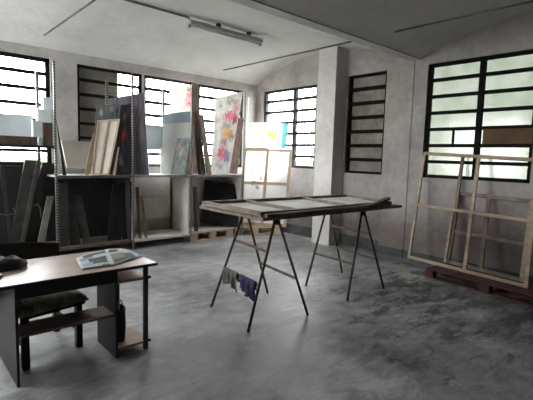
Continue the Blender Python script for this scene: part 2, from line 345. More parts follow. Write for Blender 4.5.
struct('floor', MB().box((X0-.2, Y0-.2, -.12), (WX+.2, WY+.2, 0)), M['floor'])
# three shallow vaults running along X, springing from narrow beams
def vault_rows(y0, y1, rise):
    out = []
    for i in range(25):
        t = i/24*2-1; out.append(((y0+y1)/2+t*(y1-y0)/2, ZS+rise*(1-t*t)))
    return out
prof = vault_rows(WY, 3.67, .43)
prof2 = vault_rows(3.50, -.33, .40); prof3 = vault_rows(-.50, Y0, .40)
mb = MB()
for pr in (prof, prof2, prof3):
    mb.grid([[(x, y, z) for x in (X0-.2, 1, 4, WX+.2)] for y, z in pr])
for pr in (prof, prof2, prof3):
    mb.grid([[(x, y, z+.12) for x in (X0-.2, WX+.2)] for y, z in pr], sm=False)
struct('ceiling', mb, M['ceiling'])
struct('trim_1', MB().box((X0, 3.50, ZS-.012), (WX, 3.67, ZS+.5)), M['beam'])
struct('trim_2', MB().box((X0, -.50, ZS-.012), (WX, -.33, ZS+.5)), M['beam'])
struct('trim_3', MB().box((6.0, 4.93, 0), (WX+.01, 5.35, 3.63)), M['pillar'])
struct('trim_4', MB().box((6.308, 3.60, 0), (WX+.01, 4.08, 3.19)), M['wall'])
struct('baseboard_right', MB().box((WX-.012, -1.5, 0), (WX+.01, 3.60, .13)).box((6.296, 3.6, 0), (6.31, 4.08, .13)).box((WX-.012, 4.08, 0), (WX+.01, 4.93, .2)).box((WX-.012, 5.35, 0), (WX+.01, 7.46, .2)), M['base'])

# ------------------------------------------------------------------ windows
def window(name, axis, pos, u0, u1, z0, z1, mets, rows=7, mull=(), pane=None, fw=.045, bw=.035, extra=(), skip=None):
    root = bpy.data.objects.new(name, None); C.objects.link(root); root['kind'] = 'structure'
    root.location = (pos, (u0+u1)/2, z0) if axis == 'x' else ((u0+u1)/2, pos, z0)
    def B(mb, ua, ub, za, zb, d0, d1):
        if axis == 'x': mb.box((pos+d0, ua, za), (pos+d1, ub, zb))
        else: mb.box((ua, pos+d0, za), (ub, pos+d1, zb))
    f = MB()
    B(f, u0, u0+fw, z0, z1, .03, .09); B(f, u1-fw, u1, z0, z1, .03, .09); B(f, u0, u1, z0, z0+fw, .03, .09); B(f, u0, u1, z1-fw, z1, .03, .09)
    for mu, w in mull: B(f, mu-w/2, mu+w/2, z0, z1, .025, .095)
    f.build('window_frame', mets, root)
    h = (z1-z0)/rows
    s = MB()
    for k in range(1, rows): B(s, u0+.01, u1-.01, z0+k*h-bw/2, z0+k*h+bw/2, .035, .085)
    for (mu, ra, rb, w) in extra: B(s, mu-w/2, mu+w/2, z0+ra*h, z0+rb*h, .035, .08)
    s.build('glazing_bars', mets, root)
    if pane:
        g = MB(); B(g, u0+.01, u1-.01, z0+.01, z1-.01, .058, .062); g.build('panes', pane, root)
    return root
window('window_1', 'x', WX, 1.84, 3.37, 1.35, 3.10, M['blackmetal'], 7, [(2.57, .07)], M['frost'], .05, .05, [(2.93, 2, 3, .02)])
window('window_2', 'x', WX, 4.10, 4.90, 1.35, 3.10, M['blackmetal'], 7, [], None, .04, .06)
window('window_3', 'x', WX, 5.66, 7.22, 1.39, 3.04, M['greymetal'], 7, [(6.28, .08)], M['clear'], .05, .06)
window('window_4', 'y', WY, .20, 2.0, ZW0, 3.05, M['blackmetal'], 7, [(.95, .05)], M['clear'], .06, .055)
window('window_5', 'y', WY, 2.41, 3.56, ZW0, 3.04, M['blackmetal'], 7, [], M['clear'], .045, .05)
window('window_6', 'y', WY, 3.60, 4.72, ZW0, 3.04, M['greymetal'], 7, [], M['clear'], .05, .06)
window('window_7', 'y', WY, 4.78, 5.94, ZW0, 3.03, M['greymetal'], 7, [], M['clear'], .05, .06)
for i_, (u0, u1, z0, z1) in enumerate(left_holes): window('window_%d' % (8+i_), 'x', X0-.15, u0, u1, z0, z1, M['greymetal'], 7, [], M['clear'], .045, .045)
# bare masonry filling one side window and part of another
struct('wall_infill_side', MB().box((WX+.10, 4.05, 1.3), (WX+.19, 4.95, 3.15)), M['infill'])
struct('wall_infill_back', MB().box((2.35, WY+.13, 1.3), (3.15, WY+.19, 3.1)), M['infill'])
a = P(487, 131, x=WX); b_ = P(540, 131, x=WX)
o = MB().box((WX+.02, 1.86, 1.875), (WX+.03, 2.49, 2.08)).build('cardboard_sheet', M['cardboard']); tag(o, 'brown cardboard sheet filling one pane of the large right window', 'cardboard')

# outside
struct('ground_outside', MB().box((-30, WY+.25, -.3), (40, 60, -.2)).box((WX+.25, -30, -.3), (40, WY+.25, -.2)), M['extground'])
def hedge(name, label, p0, p1, h):
    p0 = V(p0); p1 = V(p1); d = p1-p0; n = V((-d.y, d.x, 0)).normalized(); rows = []
    nn = 70
    for i in range(nn+1):
        c = p0+d*(i/nn); r = []
        for k in range(13):
            a = math.pi*k/12; rr = 1+random.uniform(-.14, .14)
            r.append(c+n*(.7*math.cos(a)*rr)+V((0, 0, -.2+(h+.2)*(math.sin(a)**.5 if a > 0 else 0)*(.94+.08*rr*random.random()))))
        rows.append(r)
    o = MB().grid(rows).build(name, M['leaf']); o['kind'] = 'stuff'; o['label'] = label; o['category'] = 'hedge'
hedge('garden_hedge', 'green garden hedge seen through the low panes behind the storage rack', (-4, 12.0, 0), (9.5, 12.0, 0), 1.5)
hedge('garden_hedge', 'green garden hedge outside the corner window of the side wall', (10.5, 7.5, 0), (10.5, 15, 0), 1.5)

# ------------------------------------------------------------------ ceiling fittings
t = thing('ceiling_light', 'long white fluorescent batten light, unlit, fixed along the vaulted ceiling', 'light fixture', (4.15, 5.6, 3.50))
ax, bx_ = 3.38, 4.80
MB().box((ax, 5.55, 3.505), (bx_, 5.66, 3.57)).build('housing', M['fixture'], t, bevel=.006)
MB().box((ax+.01, 5.53, 3.50), (bx_-.01, 5.55, 3.535)).build('reflector_lip', M['fixture'], t)
MB().tube([(ax+.04, 5.605, 3.485), (bx_-.04, 5.605, 3.485)], .015).build('fluorescent_tube', M['tube'], t)
for xx in (ax+.02, bx_-.02): MB().box((xx-.02, 5.585, 3.455), (xx+.02, 5.625, 3.506)).build('lamp_holder', M['fixture'], t)
for xx in (3.9, 4.5): MB().box((xx, 5.58, 3.57), (xx+.06, 5.63, 3.64)).build('mount', M['conduit'], t)
o = MB().tube([(1.9, 5.6, 3.605), (3.40, 5.6, 3.60), (3.42, 5.6, 3.55)], .016).build('wire_conduit', M['conduit']); tag(o, 'thin conduit along the ceiling crown leading into the fluorescent light', 'conduit')
for x, ya, yb, lab in ((5.12, 7.10, 3.68, 'thin dark tie rod across the bright rear vault near the side wall'), (5.12, 3.30, -.2, 'thin dark tie rod across the shaded front vault'), (1.83, 7.10, 3.68, 'thin dark tie rod across the rear vault, above the left window')):
    mb = MB().tube([(x, ya, 3.305), (x, yb, 3.305)], .012)
    o = mb.build('tie_rod', M['conduit']); tag(o, lab, 'tie rod')
# ------------------------------------------------------------------ storage rack
RF, RB = 6.60, 7.25
rack = thing('storage_rack', 'long slotted steel storage rack with board shelves along the back wall', 'rack', (3.5, 6.95, 0))
XS = [1.82, 2.99, 4.09, 5.30]
def post(x, y, top, w=.028, bottom=0.0):
    mb = MB().box((x-w/2, y-.003, bottom), (x+w/2, y, top)).box((x-w/2, y, bottom), (x-w/2+.003, y+w, top))
    mb.build('post', M['slot'], rack)
for x, tz in zip(XS, (2.86, 2.87, 2.84, 2.85)): post(x, RF, tz)
for (px, py) in ((37, 71), (107, 81), (164, 90), (250, 98)): q = P(px, py, y=RB); post(q.x, q.y, q.z, .04, 1.24)
q = P(283, 97, x=6.30); post(q.x-.01, q.y, q.z, .03)
post(.45, RF, 2.86); post(.45, RB-.03, 2.8)
def shelf(x0, x1, z, y0=RF+.01, y1=RB, mt=None, em=None, th=.025):
    o = MB().box((x0, y0, z-th), (x1, y1, z)).build('shelf_board', mt or M['shelfboard'], rack)
    e = MB().box((x0, y0-.012, z-th-.012), (x1, y0, z+.004)).build('shelf_lip', em if em else M['shelfedge'], rack)
shelf(.45, XS[0]-.02, 1.665, em=M['black'])
shelf(XS[0]+.0, XS[1]-.02, 1.235, em=M['darkedge']); shelf(XS[1]+.0, XS[2]-.02, 1.235, mt=M['whiteboard']); shelf(XS[2]+.0, XS[3]-.02, 1.235)
shelf(.45, XS[0]-.02, .16, mt=M['shadeback']); shelf(XS[0], XS[1]-.02, .16, mt=M['greywood'], em=M['darkedge']); shelf(XS[1], XS[2]-.02, .16, mt=M['plywhite'], em=M['plywhite'])  # left bay shelf board takes the painted shade colour
for x in (4.06,): MB().box((x-.012, RF+.03, .16), (x+.006, RB, 1.205)).build('side_panel', M['plywhite'], rack)
MB().box((5.262, RF+.03, .16), (5.28, RB, 1.205)).build('side_panel', M['plywhite'], rack)
MB().box((2.95, RF+.05, .16), (2.965, RB, 1.205)).build('side_panel', M['shadeback'], rack)
MB().box((.45, RB-.02, .16), (1.80, RB-.005, 1.36)).build('back_panel', M['shadeback'], rack)  # added sheet, stands for the shaded wall behind the left bay
MB().box((1.84, RB-.02, .16), (2.95, RB-.005, 1.205)).build('back_panel', M['shadeback'], rack)  # added dark sheet in place of shade at the back of bay two
MB().box((4.12, RF+.03, .162), (5.26, RB, .174)).build('shelf_board', M['plywhite'], rack)
MB().box((4.09, RB-.02, .176), (5.26, RB-.005, 1.205)).build('back_panel', M['plywhite'], rack)

# ------------------------------------------------------------------ things on the rack
def leanpx(name, label, cat, bl, br, tr, tl, zb, yt, th, face, edge=None, group=None, yb=None):
    """a leaning board: bottom corners on the surface z=zb (or plane y=yb), top corners further back at y=yt"""
    ya, y2 = yt if isinstance(yt, tuple) else (yt, yt)
    yb = yb or (ya-.14, y2-.14)
    A = P(*bl, y=yb[0]); B = P(*br, y=yb[1]); A.z = B.z = zb
    return board(name, label, cat, [A, B, P(*tr, y=y2), P(*tl, y=ya)], th, face, edge, group)
S1 = 1.235; S0 = .16
# top-left shelf
o = MB().box((.5, 6.66, 1.665), (1.60, 6.80, 1.785)).build('timber_beam', M['brownwood']); tag(o, 'thick brown timber beam lying on the upper left shelf', 'timber')
c = [P(-25, 139, y=7.0), P(33, 135, y=7.0), P(33, 115, y=7.15), P(-25, 112, y=7.15)]; 
for k in (0, 1): c[k].z = 1.67
board('flat_sheet', 'wide pale grey panel leaning on the upper left shelf against the window', 'board', c, .02, M['greyboard'])
def pbox(name, label, cat, x0, y0, x1, y1, Y, d, m, group=None, zb=None):
    a = P(x0, y1, y=Y); b = P(x1, y0, y=Y); z0 = a.z if zb is None else zb
    o = MB().box((a.x, Y, z0), (b.x, Y+d, b.z)).build(name, m, bevel=.004); return tag(o, label, cat, group)
pbox('plank', 'short brown plank standing upright at the left rack post', 'plank', 43.5, 123, 52.5, 144, 6.66, .05, M['brownwood'], zb=1.665)
pbox('foam_block', 'small white foam block on the brown timber beam, lowest of the three', 'foam block', 33, 121, 42.5, 134.5, 6.68, .09, M['whitebox'], 'white foam blocks at the left post', zb=1.785)
o = pbox('foam_block', 'white foam block behind the short brown plank, middle of the three', 'foam block', 38, 110, 51, 123, 6.85, .12, M['whitebox'], 'white foam blocks at the left post', zb=1.665)
o = pbox('foam_block', 'tall narrow white foam block highest against the left rack post', 'foam block', 43.5, 98, 54, 120, 7.0, .1, M['whitebox'], 'white foam blocks at the left post', zb=1.665)
# left bay, lower shelf
def strip(name, label, top, bot, w, m, yb=6.75, yt=6.95, th=.03, cat='board', group=None, edge=None, zb=S0):
    A = P(*bot, y=yb); A.z = zb; T = P(*top, y=yt); u = V((w, 0, 0))
    return board(name, label, cat, [A, A+u, T+u, T], th, m, edge, group)
strip('leaning_canvas', 'dark grey canvas leaning left below the low window, widest of its row', (25, 160), (8, 243), .2, M['greycanvas'], 6.85, 7.1)
strip('wood_batten', 'long grey batten leaning beside the dark grey canvas in the left bay', (37, 161), (18, 244), .05, M['greycanvas'], 6.8, 7.0, cat='batten')
strip('leaning_canvas', 'dark panel leaning behind the long grey batten in the left bay', (42, 163), (24, 244), .2, M['charcoal'], 6.9, 7.1)
strip('wood_batten', 'short pale grey batten leaning low at the left rack post', (47.5, 196), (36, 243), .09, M['greystrip'], 6.7, 6.85, cat='batten')
strip('leaning_canvas', 'black panel at the far left of the lower left bay', (-12, 168), (-2, 243), .12, M['black'], 6.75, 6.95)
strip('leaning_canvas', 'thin dark panel leaning right near the far left of the lower bay', (0, 165), (9, 244), .05, M['charcoal'], 6.75, 6.95)
for pts, lab in ((((34, 206), (37, 204), (40, 208), (41, 214), (40.5, 217)), 'bent wire hook curving over the dark panel in the left bay'), (((0, 214), (7, 215), (13, 214), (15, 211), (13, 208)), 'bent wire hook low at the far left of the rack')):
    mb = MB().tube([P(a_, b2, y=6.68) for a_, b2 in pts], .006, 6); o = mb.build('wire_hook', M['wire']); tag(o, lab, 'wire hook')
# bay 2, upper
c = [P(67, 167.5, y=7.1), P(87, 168.5, y=7.1), P(93, 142, y=7.2), P(61, 140, y=7.2)]
board('flat_sheet', 'pale grey panel standing upright at the back of the second bay', 'board', c, .02, M['plywhite'])
leanpx('leaning_canvas', 'thin dark canvas seen edge-on beside the second bay left post', 'canvas', (63, 175), (66.5, 175), (58, 128), (56.5, 120), S1, 6.9, .02, M['black'])
leanpx('abstract_painting', 'large blue-grey mottled abstract painting behind the pale slatted canvas back', 'painting', (92, 172.5), (114, 173), (121, 104), (96.5, 107), S1, (7.08, 7.0), .02, M['abstractblue'], M['pine'])
t = thing('stretched_canvas', 'pale canvas turned to show its wooden stretcher frame and centre bar', 'canvas', P(92, 171, z=S1))
c = [P(90.5, 171, y=6.82), P(109, 175.3, y=6.68), P(120, 119, y=6.86), P(97.5, 120.5, y=6.98)]; c[0].z = c[1].z = S1+.005
off = (V((0, 0, H0))-c[0]).normalized()*.012
board('canvas', None, None, [p-off for p in c], .006, M['canvaswhite'], parent=t)
stretcher(t, c, .026, .022, M['palewood'], vert=(.48,))
leanpx('leaning_canvas', 'narrow wood-edged canvas tucked left of the pale canvas back', 'canvas', (84.5, 170.5), (89, 172), (97, 133), (93, 134), S1, 7.0, .02, M['pine'])
leanpx('figure_painting', 'dark painting with a red patch leaning next to the rack post', 'painting', (113.5, 176), (131, 176), (132, 104), (121, 105), S1, (6.90, 6.86), .02, M['darkred'], M['black'])
leanpx('leaning_canvas', 'thin dark canvas with pale corner standing before the red-patched painting', 'canvas', (112.5, 176), (115.5, 176), (119.5, 147), (118, 147), S1, 6.75, .012, M['palewood'], M['black'])
c = [P(120, 172, y=7.0), P(149, 176, y=6.72), P(144, 92.5, y=7.0), P(107.5, 98.5, y=7.22)]
for k in (0, 1): c[k].z = S1
board('wrapped_canvas', 'very large purple-grey wrapped canvas, tallest behind the second rack post', 'canvas', c, .04, M['purplegrey'], M['whiteboard'])
# bay 3, upper
c = [P(145, 150, y=7.15), P(164.5, 150, y=7.15), P(164.5, 126, y=7.2), P(145, 124, y=7.2)]; 
board('flat_sheet', 'grey rectangular panel hung at the back of the third bay', 'board', c, .02, M['greyboard'])
c = [P(161, 173, y=6.98), P(178, 173, y=6.98), P(178, 146, y=7.08), P(161, 147, y=7.08)]; c[0].z = c[1].z = S1
board('flat_sheet', 'white board standing behind the small abstract painting', 'board', c, .02, M['whiteboard'])
c = [P(163, 148, y=7.1), P(191, 148, y=7.1), P(191, 122, y=7.15), P(163, 124, y=7.15)]; c[0].z = c[1].z = 1.5
c[0].z = c[1].z = S1
board('flat_sheet', 'broad white board at the right of the third bay, under the blue-grey sheet', 'board', c, .02, M['whiteboard'])
c = [P(164.5, 123, y=7.17), P(191, 124, y=7.17), P(191, 111, y=7.2), P(164.5, 114, y=7.2)]; c[0].z = c[1].z = S1
board('flat_sheet', 'blue-grey sheet showing above the broad white board', 'board', c, .015, M['bluegrey'])
c = [P(176, 150, y=7.21), P(197, 150, y=7.21), P(198, 84, y=7.235), P(169, 88.5, y=7.235)]; c[0].z = c[1].z = S1
board('floral_painting', 'pale painting with pink flowers behind the blue-grey sheet', 'painting', c, .02, M['floral2'], M['pine'])
leanpx('abstract_painting', 'small colourful abstract painting leaning at the third bay right post', 'painting', (170.5, 174.5), (184.5, 175.5), (190, 138), (177, 138.5), S1, (7.0, 6.8), .02, M['smallabs'], M['pineold'])
leanpx('leaning_canvas', 'narrow brown panel behind the small abstract painting', 'canvas', (185, 175), (190, 175), (192, 141), (189, 140), S1, 6.85, .02, M['greywood'])
# bay 4, upper
pl = [(193, 203, 111, 'darkest brown plank beside the third rack post', M['brownwood'], 6.82), (195.5, 206, 120, 'second dark brown plank from the third rack post', M['brownwood'], 6.78), (199.5, 211.5, 114, 'grey-brown plank leaning nearest the white floral painting', M['greywood'], 6.74)]
for xt, xb, yt_, lab, m_, yy in pl:
    A = P(xb-4.2, 176, y=yy-.06); A.z = S1; B = P(xb, 176, y=yy-.06); B.z = S1
    o = board('plank', lab, 'plank', [A, B, P(xt+4.2, yt_+1, y=yy+.2), P(xt, yt_, y=yy+.2)], .03, m_, None, 'brown planks at the third rack post')
leanpx('leaning_canvas', 'tall dark pink-tinged panel behind the brown planks in the last bay', 'canvas', (193, 173), (200, 173), (199, 84), (193, 83), S1, 7.22, .02, M['greywood'])
leanpx('floral_painting', 'tall white painting of red and yellow flowers in the last bay', 'painting', (211, 174), (229, 176), (243, 91.5), (215.5, 98), S1, (7.2, 6.98), .03, M['floral'], M['greywood'])
leanpx('plank', 'wide brown plank leaning at the right of the white floral painting', 'plank', (228, 176), (236.5, 175), (243.5, 118), (236, 117), S1, (7.15, 7.0), .03, M['brownwood'])
# bay 2, lower
for k, (tp, bt, w, m_, lab) in enumerate((((59, 183), (60, 246), .13, M['charcoal'], 'dark canvas leaning at the second bay left post, leftmost of the three'), ((64, 187), (71, 246), .14, M['charcoal'], 'dark canvas leaning in the second bay, middle of the left three'), ((74, 195), (84, 244), .11, M['greycanvas'], 'greyer dark canvas leaning in the second bay, rightmost of the left three'))):
    strip('leaning_canvas', lab, tp, bt, w, m_, 6.7+.03*k, 6.8+.03*k, .03, 'canvas', 'dark canvases in the lower second bay')
for k, (tp, bt, w, lab) in enumerate((((113, 184), (108, 244), .1, 'black canvas leaning right in the second bay, leftmost of the right three'), ((120, 183), (115, 244), .1, 'black canvas leaning right in the second bay, middle of the right three'), ((127, 182), (123, 242), .1, 'black canvas leaning right in the second bay, nearest the post'))):
    strip('leaning_canvas', lab, tp, bt, w, M['navy'], 6.75, 6.85, .03, 'canvas', 'dark canvases in the lower second bay')
# bay 3, lower
strip('rolled_cloth', 'tall cream rolled cloth standing beside the second rack post', (132.5, 183), (132, 243), .045, M['creamcloth'], 6.63, 6.66, .04, 'cloth')
strip('leaning_canvas', 'reddish brown panel leaning in the third bay beside the cream roll', (136, 187), (139, 241), .05, M['brownwood'], 6.68, 6.85, .02, 'canvas')
strip('leaning_canvas', 'brown panel with pale corners leaning right of the reddish one', (140, 196), (145, 240), .05, M['greywood'], 6.68, 6.85, .02, 'canvas', edge=M['palewood'])
c = [P(144, 219, y=7.2), P(163, 219, y=7.2), P(163, 197.5, y=7.2), P(144, 197.5, y=7.2)]
MB().box((c[0].x-.3, 7.2, c[0].z), (4.04, 7.225, c[2].z)).build('back_board', M['plywhite'], rack)
for xx in (c[0].x-.3, 4.0): MB().box((xx, 7.2, S0), (xx+.04, 7.225, 1.2)).build('back_cleat', M['pineold'], rack)
# bay 4, lower
PZ = .155
strip('leaning_canvas', 'narrow black panel standing by the third rack post in the last bay', (193.5, 187), (195, 233), .07, M['black'], 6.66, 6.72, .02, 'canvas', zb=PZ+.02)
c = [P(200, 222, y=7.05), P(238, 229.5, y=6.62), P(240, 185, y=6.82), P(205, 179.5, y=7.18)]; c[0].z = max(c[0].z, PZ+.02); c[1].z = max(c[1].z, PZ+.02)
board('leaning_canvas', 'large square black canvas leaning on the pallet in the last bay', 'canvas', c, .04, M['navy'])

# ------------------------------------------------------------------ pallets
def pallet(name, label, x0, y0, x1, y1, h, m, nb=5, rot=0, group=None, swap=False):
    cx, cy = (x0+x1)/2, (y0+y1)/2
    t = thing(name, label, 'pallet', (cx, cy, 0), group)
    n = max(3, nb)
    if swap: x0, x1, y0, y1 = cx-(y1-y0)/2, cx+(y1-y0)/2, cy-(x1-x0)/2, cy+(x1-x0)/2
    w = (y1-y0)
    for k in range(n):   # deck boards along x... the long direction
        yy = y0+(k+.5)*w/n; MB().box((x0, yy-w/n*.40, h-.02), (x1, yy+w/n*.40, h)).build('deck_board', m, t)
    for k in range(3):
        yy = y0+.05+(w-.1)*k/2
        MB().box((x0, yy-.045, 0), (x1, yy+.045, .018)).build('bottom_board', m, t)
        for j in range(3):
            xx = x0+.06+(x1-x0-.12)*j/2; MB().box((xx-.06, yy-.045, .018), (xx+.06, yy+.045, h-.04)).build('block', m, t)
    for j in range(3):
        xx = x0+.06+(x1-x0-.12)*j/2; MB().box((xx-.06, y0, h-.04), (xx+.06, y1, h-.02)).build('stringer_board', m, t)
    t.rotation_euler.z = rot+(math.pi/2 if swap else 0)
    return t
pallet('wooden_pallet', 'pale wooden pallet under the last bay of the storage rack', 4.14, 6.62, 5.08, 7.30, PZ+.002, M['palewood'])
pallet('wooden_pallet', 'pale wooden pallet in the corner beneath the stretched canvases', 5.19, 6.50, 6.25, 6.94, PZ+.002, M['palewood'], rot=-.6)

# corner canvases
t = thing('stretched_canvas', 'tall white sketched canvas showing its stretcher bars in the corner', 'canvas', (5.9, 6.9, PZ+.015))
c = [P(236, 227, z=PZ+.02), P(288, 222, z=PZ+.02), P(292.5, 149.5, y=6.9), P(244, 148, y=7.3)]
c = [V((5.43, 6.93, .162)), V((6.104, 6.163, .162)), V((6.285, 6.233, 1.768)), V((5.611, 7.0, 1.772))]
off = (c[1]-c[0]).cross(c[3]-c[0]).normalized()*.014
if off.dot(V((0, 0, H0))-c[0]) > 0: off = -off
board('canvas', None, None, [p+off for p in c], .006, M['sketch'], parent=t)
stretcher(t, c, .06, .022, M['palewood'], vert=(.5,), horiz=(.55,))
q0 = [P(247, 149, x=6.0), P(286, 149.5, x=6.25)]
c = [V((5.65, 6.965, 1.788)), V((6.20, 6.335, 1.785)), P(288.5, 122.5, x=6.285), P(247.5, 122.5, y=7.1)]
board('bright_painting', 'pale painting with yellow strokes and teal edge leaning in the corner', 'painting', c, .02, M['sunpaint'], M['pine'])

# ------------------------------------------------------------------ big stretcher frames on red pallet
t = pallet('wooden_pallet', 'dark red wooden pallet on the floor under the large stretcher frames', 5.42, 1.10, 6.10, 2.76, .13, M['redpallet'], nb=5, rot=-.12, swap=True)
t = thing('stretcher_frame', 'large empty pine stretcher frame with one midbar, overhanging the red pallet', 'frame', (5.75, 2.4, .13))
BL = V((5.89, 3.27, .12)); BR = V((5.60, 1.55, .135)); BR = BL+(BR-BL); TL = P(424, 152, x=6.24); TR = P(541, 158.5, x=6.12)
A4 = [BL, BR, TR, TL]
nrm = (BR-BL).cross(TL-BL).normalized()
def rail(root, a, b, w, th, nm, m): return MB().bar(a, b, w, th, nrm).build(nm, m, root)
du = (BR-BL).normalized(); dv = (TL-BL).normalized(); W_ = .045
rail(t, BL+dv*.022, BR+dv*.022, W_, .025, 'bottom_rail', M['pine'])
rail(t, TL-dv*.022, TR-dv*.022, W_, .025, 'top_rail', M['pine'])
rail(t, BL+du*.02, TL+du*.02, .04, .025, 'side_rail', M['pine'])
rail(t, BR-du*.02, TR-du*.02, .05, .025, 'side_rail', M['pine'])
rail(t, lerp(BL, TL, .50), lerp(BR, TR, .50), W_, .022, 'crossbar', M['pine'])
rail(t, lerp(BL, BR, .535)+dv*.03, lerp(TL, TR, .525)-dv*.03, .05, .022, 'upright', M['pine'])
t2 = thing('stretcher_frame', 'smaller empty pine stretcher frame with centre cross, behind the large frame', 'frame', (6.0, 2.3, .13))
B0 = P(444, 262, x=6.06); B1 = P(523, 285, x=5.86); B0.z = B1.z = .135
T0 = P(455, 191.5, x=6.27); T1 = P(536, 200.5, x=6.16)
nr2 = (B1-B0).cross(T0-B0).normalized(); nrm_keep = nrm; nrm = nr2
dv = (T0-B0).normalized(); du = (B1-B0).normalized()
rail(t2, B0+dv*.02, B1+dv*.02, .05, .025, 'bottom_rail', M['pineold'])
rail(t2, T0-dv*.02, T1-dv*.02, .05, .03, 'top_rail', M['pineold'])
rail(t2, B0+du*.02, T0+du*.02, .035, .03, 'side_rail', M['pine'])
rail(t2, B0+du*.075, T0+du*.075, .045, .03, 'inner_side_rail', M['brownwood'])
rail(t2, B1-du*.02, lerp(T0, T1, .96), .05, .03, 'side_rail', M['pine'])
rail(t2, lerp(B0, T0, .45)+du*.09, lerp(B1, T1, .45)-du*.04, .05, .022, 'crossbar', M['pineold'])
rail(t2, lerp(B0, B1, .5)+dv*.04, lerp(T0, T1, .46)-dv*.04, .055, .022, 'upright', M['pineold'])
a = P(448.5, 261, x=6.12); a.z = .135
o = MB().bar(a, P(463, 156.5, x=6.29), .05, .022, nrm).build('wood_batten', M['pineold']); tag(o, 'loose pine batten leaning behind the large frame left of its upright', 'batten')

# ------------------------------------------------------------------ trestles and table top
def trestle(label, feet, apex, crossbars):
    """feet: left-near, left-far, right-near, right-far; apex: near, far"""
    t = thing('metal_trestle', label, 'trestle', ((feet[0][0]+feet[2][0])/2, (feet[0][1]+feet[1][1])/2, 0), 'trestles under the table top')
    ln, lf, rn, rf = [V((f[0], f[1], 0)) for f in feet]; an, af = [V(a) for a in apex]
    dx = V((.02, 0, 0))
    for f, a in ((ln, an-dx), (lf, af-dx), (rn, an+dx), (rf, af+dx)):
        MB().tube([f, a], .0135, 10).build('leg', M['rust'], t)
    for s in (-1, 1): MB().tube([an+dx*s, af+dx*s], .013, 8).build('top_rail', M['rust'], t)
    for side, h in crossbars:
        a, b, f0, f1 = (an, af, ln, lf) if side == 'l' else (an, af, rn, rf)
        MB().bar(lerp(f0, a, h), lerp(f1, b, h), .012, .028).build('crossbar', M['steelbar'], t)
    for a in (an,): MB().tube([a+V((0, -.02, -.02)), a+V((0, .02, -.02))], .032, 14).build('hinge', M['black'], t)
    return t
trestle('left metal trestle with two cloths drying on its lower bar', [(2.39, 2.86), (2.49, 3.60), (3.14, 2.81), (3.28, 3.58)], [(2.78, 2.94, 1.0), (2.86, 3.52, 1.0)], [('l', .40), ('l', .70), ('r', .40)])
trestle('right metal trestle nearest the window wall, without cloths', [(3.82, 2.83), (3.85, 3.50), (4.56, 2.83), (4.72, 3.61)], [(4.16, 2.92, .995), (4.24, 3.52, .995)], [('l', .40), ('r', .72), ('r', .40)])
o = MB().add([V(p) for p in ((2.50, 2.82, 1.02), (4.87, 2.83, 1.005), (5.0, 3.78, 1.01), (2.47, 3.82, 1.03), (2.50, 2.82, 1.052), (4.87, 2.83, 1.037), (5.0, 3.78, 1.042), (2.47, 3.82, 1.062))],
             [(3, 2, 1, 0), (4, 5, 6, 7), (0, 1, 5, 4), (1, 2, 6, 5), (2, 3, 7, 6), (3, 0, 4, 7)]).build('table_top', M['greywood'], bevel=.003)
tag(o, 'long grey-brown wooden door panel laid as table top across two trestles', 'table top')
t = thing('stretched_canvas', 'large canvas lying face down on the trestle table, stretcher bars showing', 'canvas', (3.7, 3.3, 1.06))
c = [V((2.49, 2.84, 1.083)), V((4.68, 2.86, 1.074)), V((4.90, 3.76, 1.08)), V((2.47, 3.78, 1.095))]
board('canvas', None, None, [p-V((0, 0, .012)) for p in c], .012, M['canvastable'], M['pineold'], parent=t)
BLc, BRc, TRc, TLc = c; up = V((0, 0, 1))
def hbar(a, b, w, nm, m, h=.035): return MB().bar(a, b, w, h, up).build(nm, m, t)
hbar(BLc+V((.0, .03, 0)), BRc+V((0, .03, 0)), .05, 'front_rail', M['brownwood'])
hbar(TLc-V((0, .03, 0)), TRc-V((0, .03, 0)), .05, 'back_rail', M['pineold'])
hbar(BLc+V((.03, .06, 0)), TLc+V((.03, -.06, 0)), .05, 'side_rail', M['pineold'])
hbar(BRc+V((-.03, .06, 0)), TRc+V((-.03, -.06, 0)), .05, 'side_rail', M['pineold'])
for f_ in (.235, .62): hbar(lerp(BLc, BRc, f_)+V((0, .06, -.002)), lerp(TLc, TRc, f_)-V((0, .06, .002)), .05, 'crossbar', M['pineold'])
# warped dark board along the front edge, its end curling up
pts = []
for i in range(25):
    s = i/24; x = 2.52+s*(4.52-2.52); z = 1.068+.0*s+(.075*max(0, (s-.72)/.28)**2)
    pts.append(V((x, 2.80, z)))
mb = MB()
for i in range(24):
    a, b = pts[i], pts[i+1]
    mb.add([a+V((0, -.012, -.016)), a+V((0, .05, -.016)), a+V((0, .05, .016)), a+V((0, -.012, .016)), b+V((0, -.012, -.016)), b+V((0, .05, -.016)), b+V((0, .05, .016)), b+V((0, -.012, .016))], [(0, 1, 5, 4), (1, 2, 6, 5), (2, 3, 7, 6), (3, 0, 4, 7)]+([(0, 3, 2, 1)] if i == 0 else [])+([(4, 5, 6, 7)] if i == 23 else []))
o = mb.build('warped_board', M['warp']); tag(o, 'narrow dark brown board along the table front, right end curling upward', 'board')
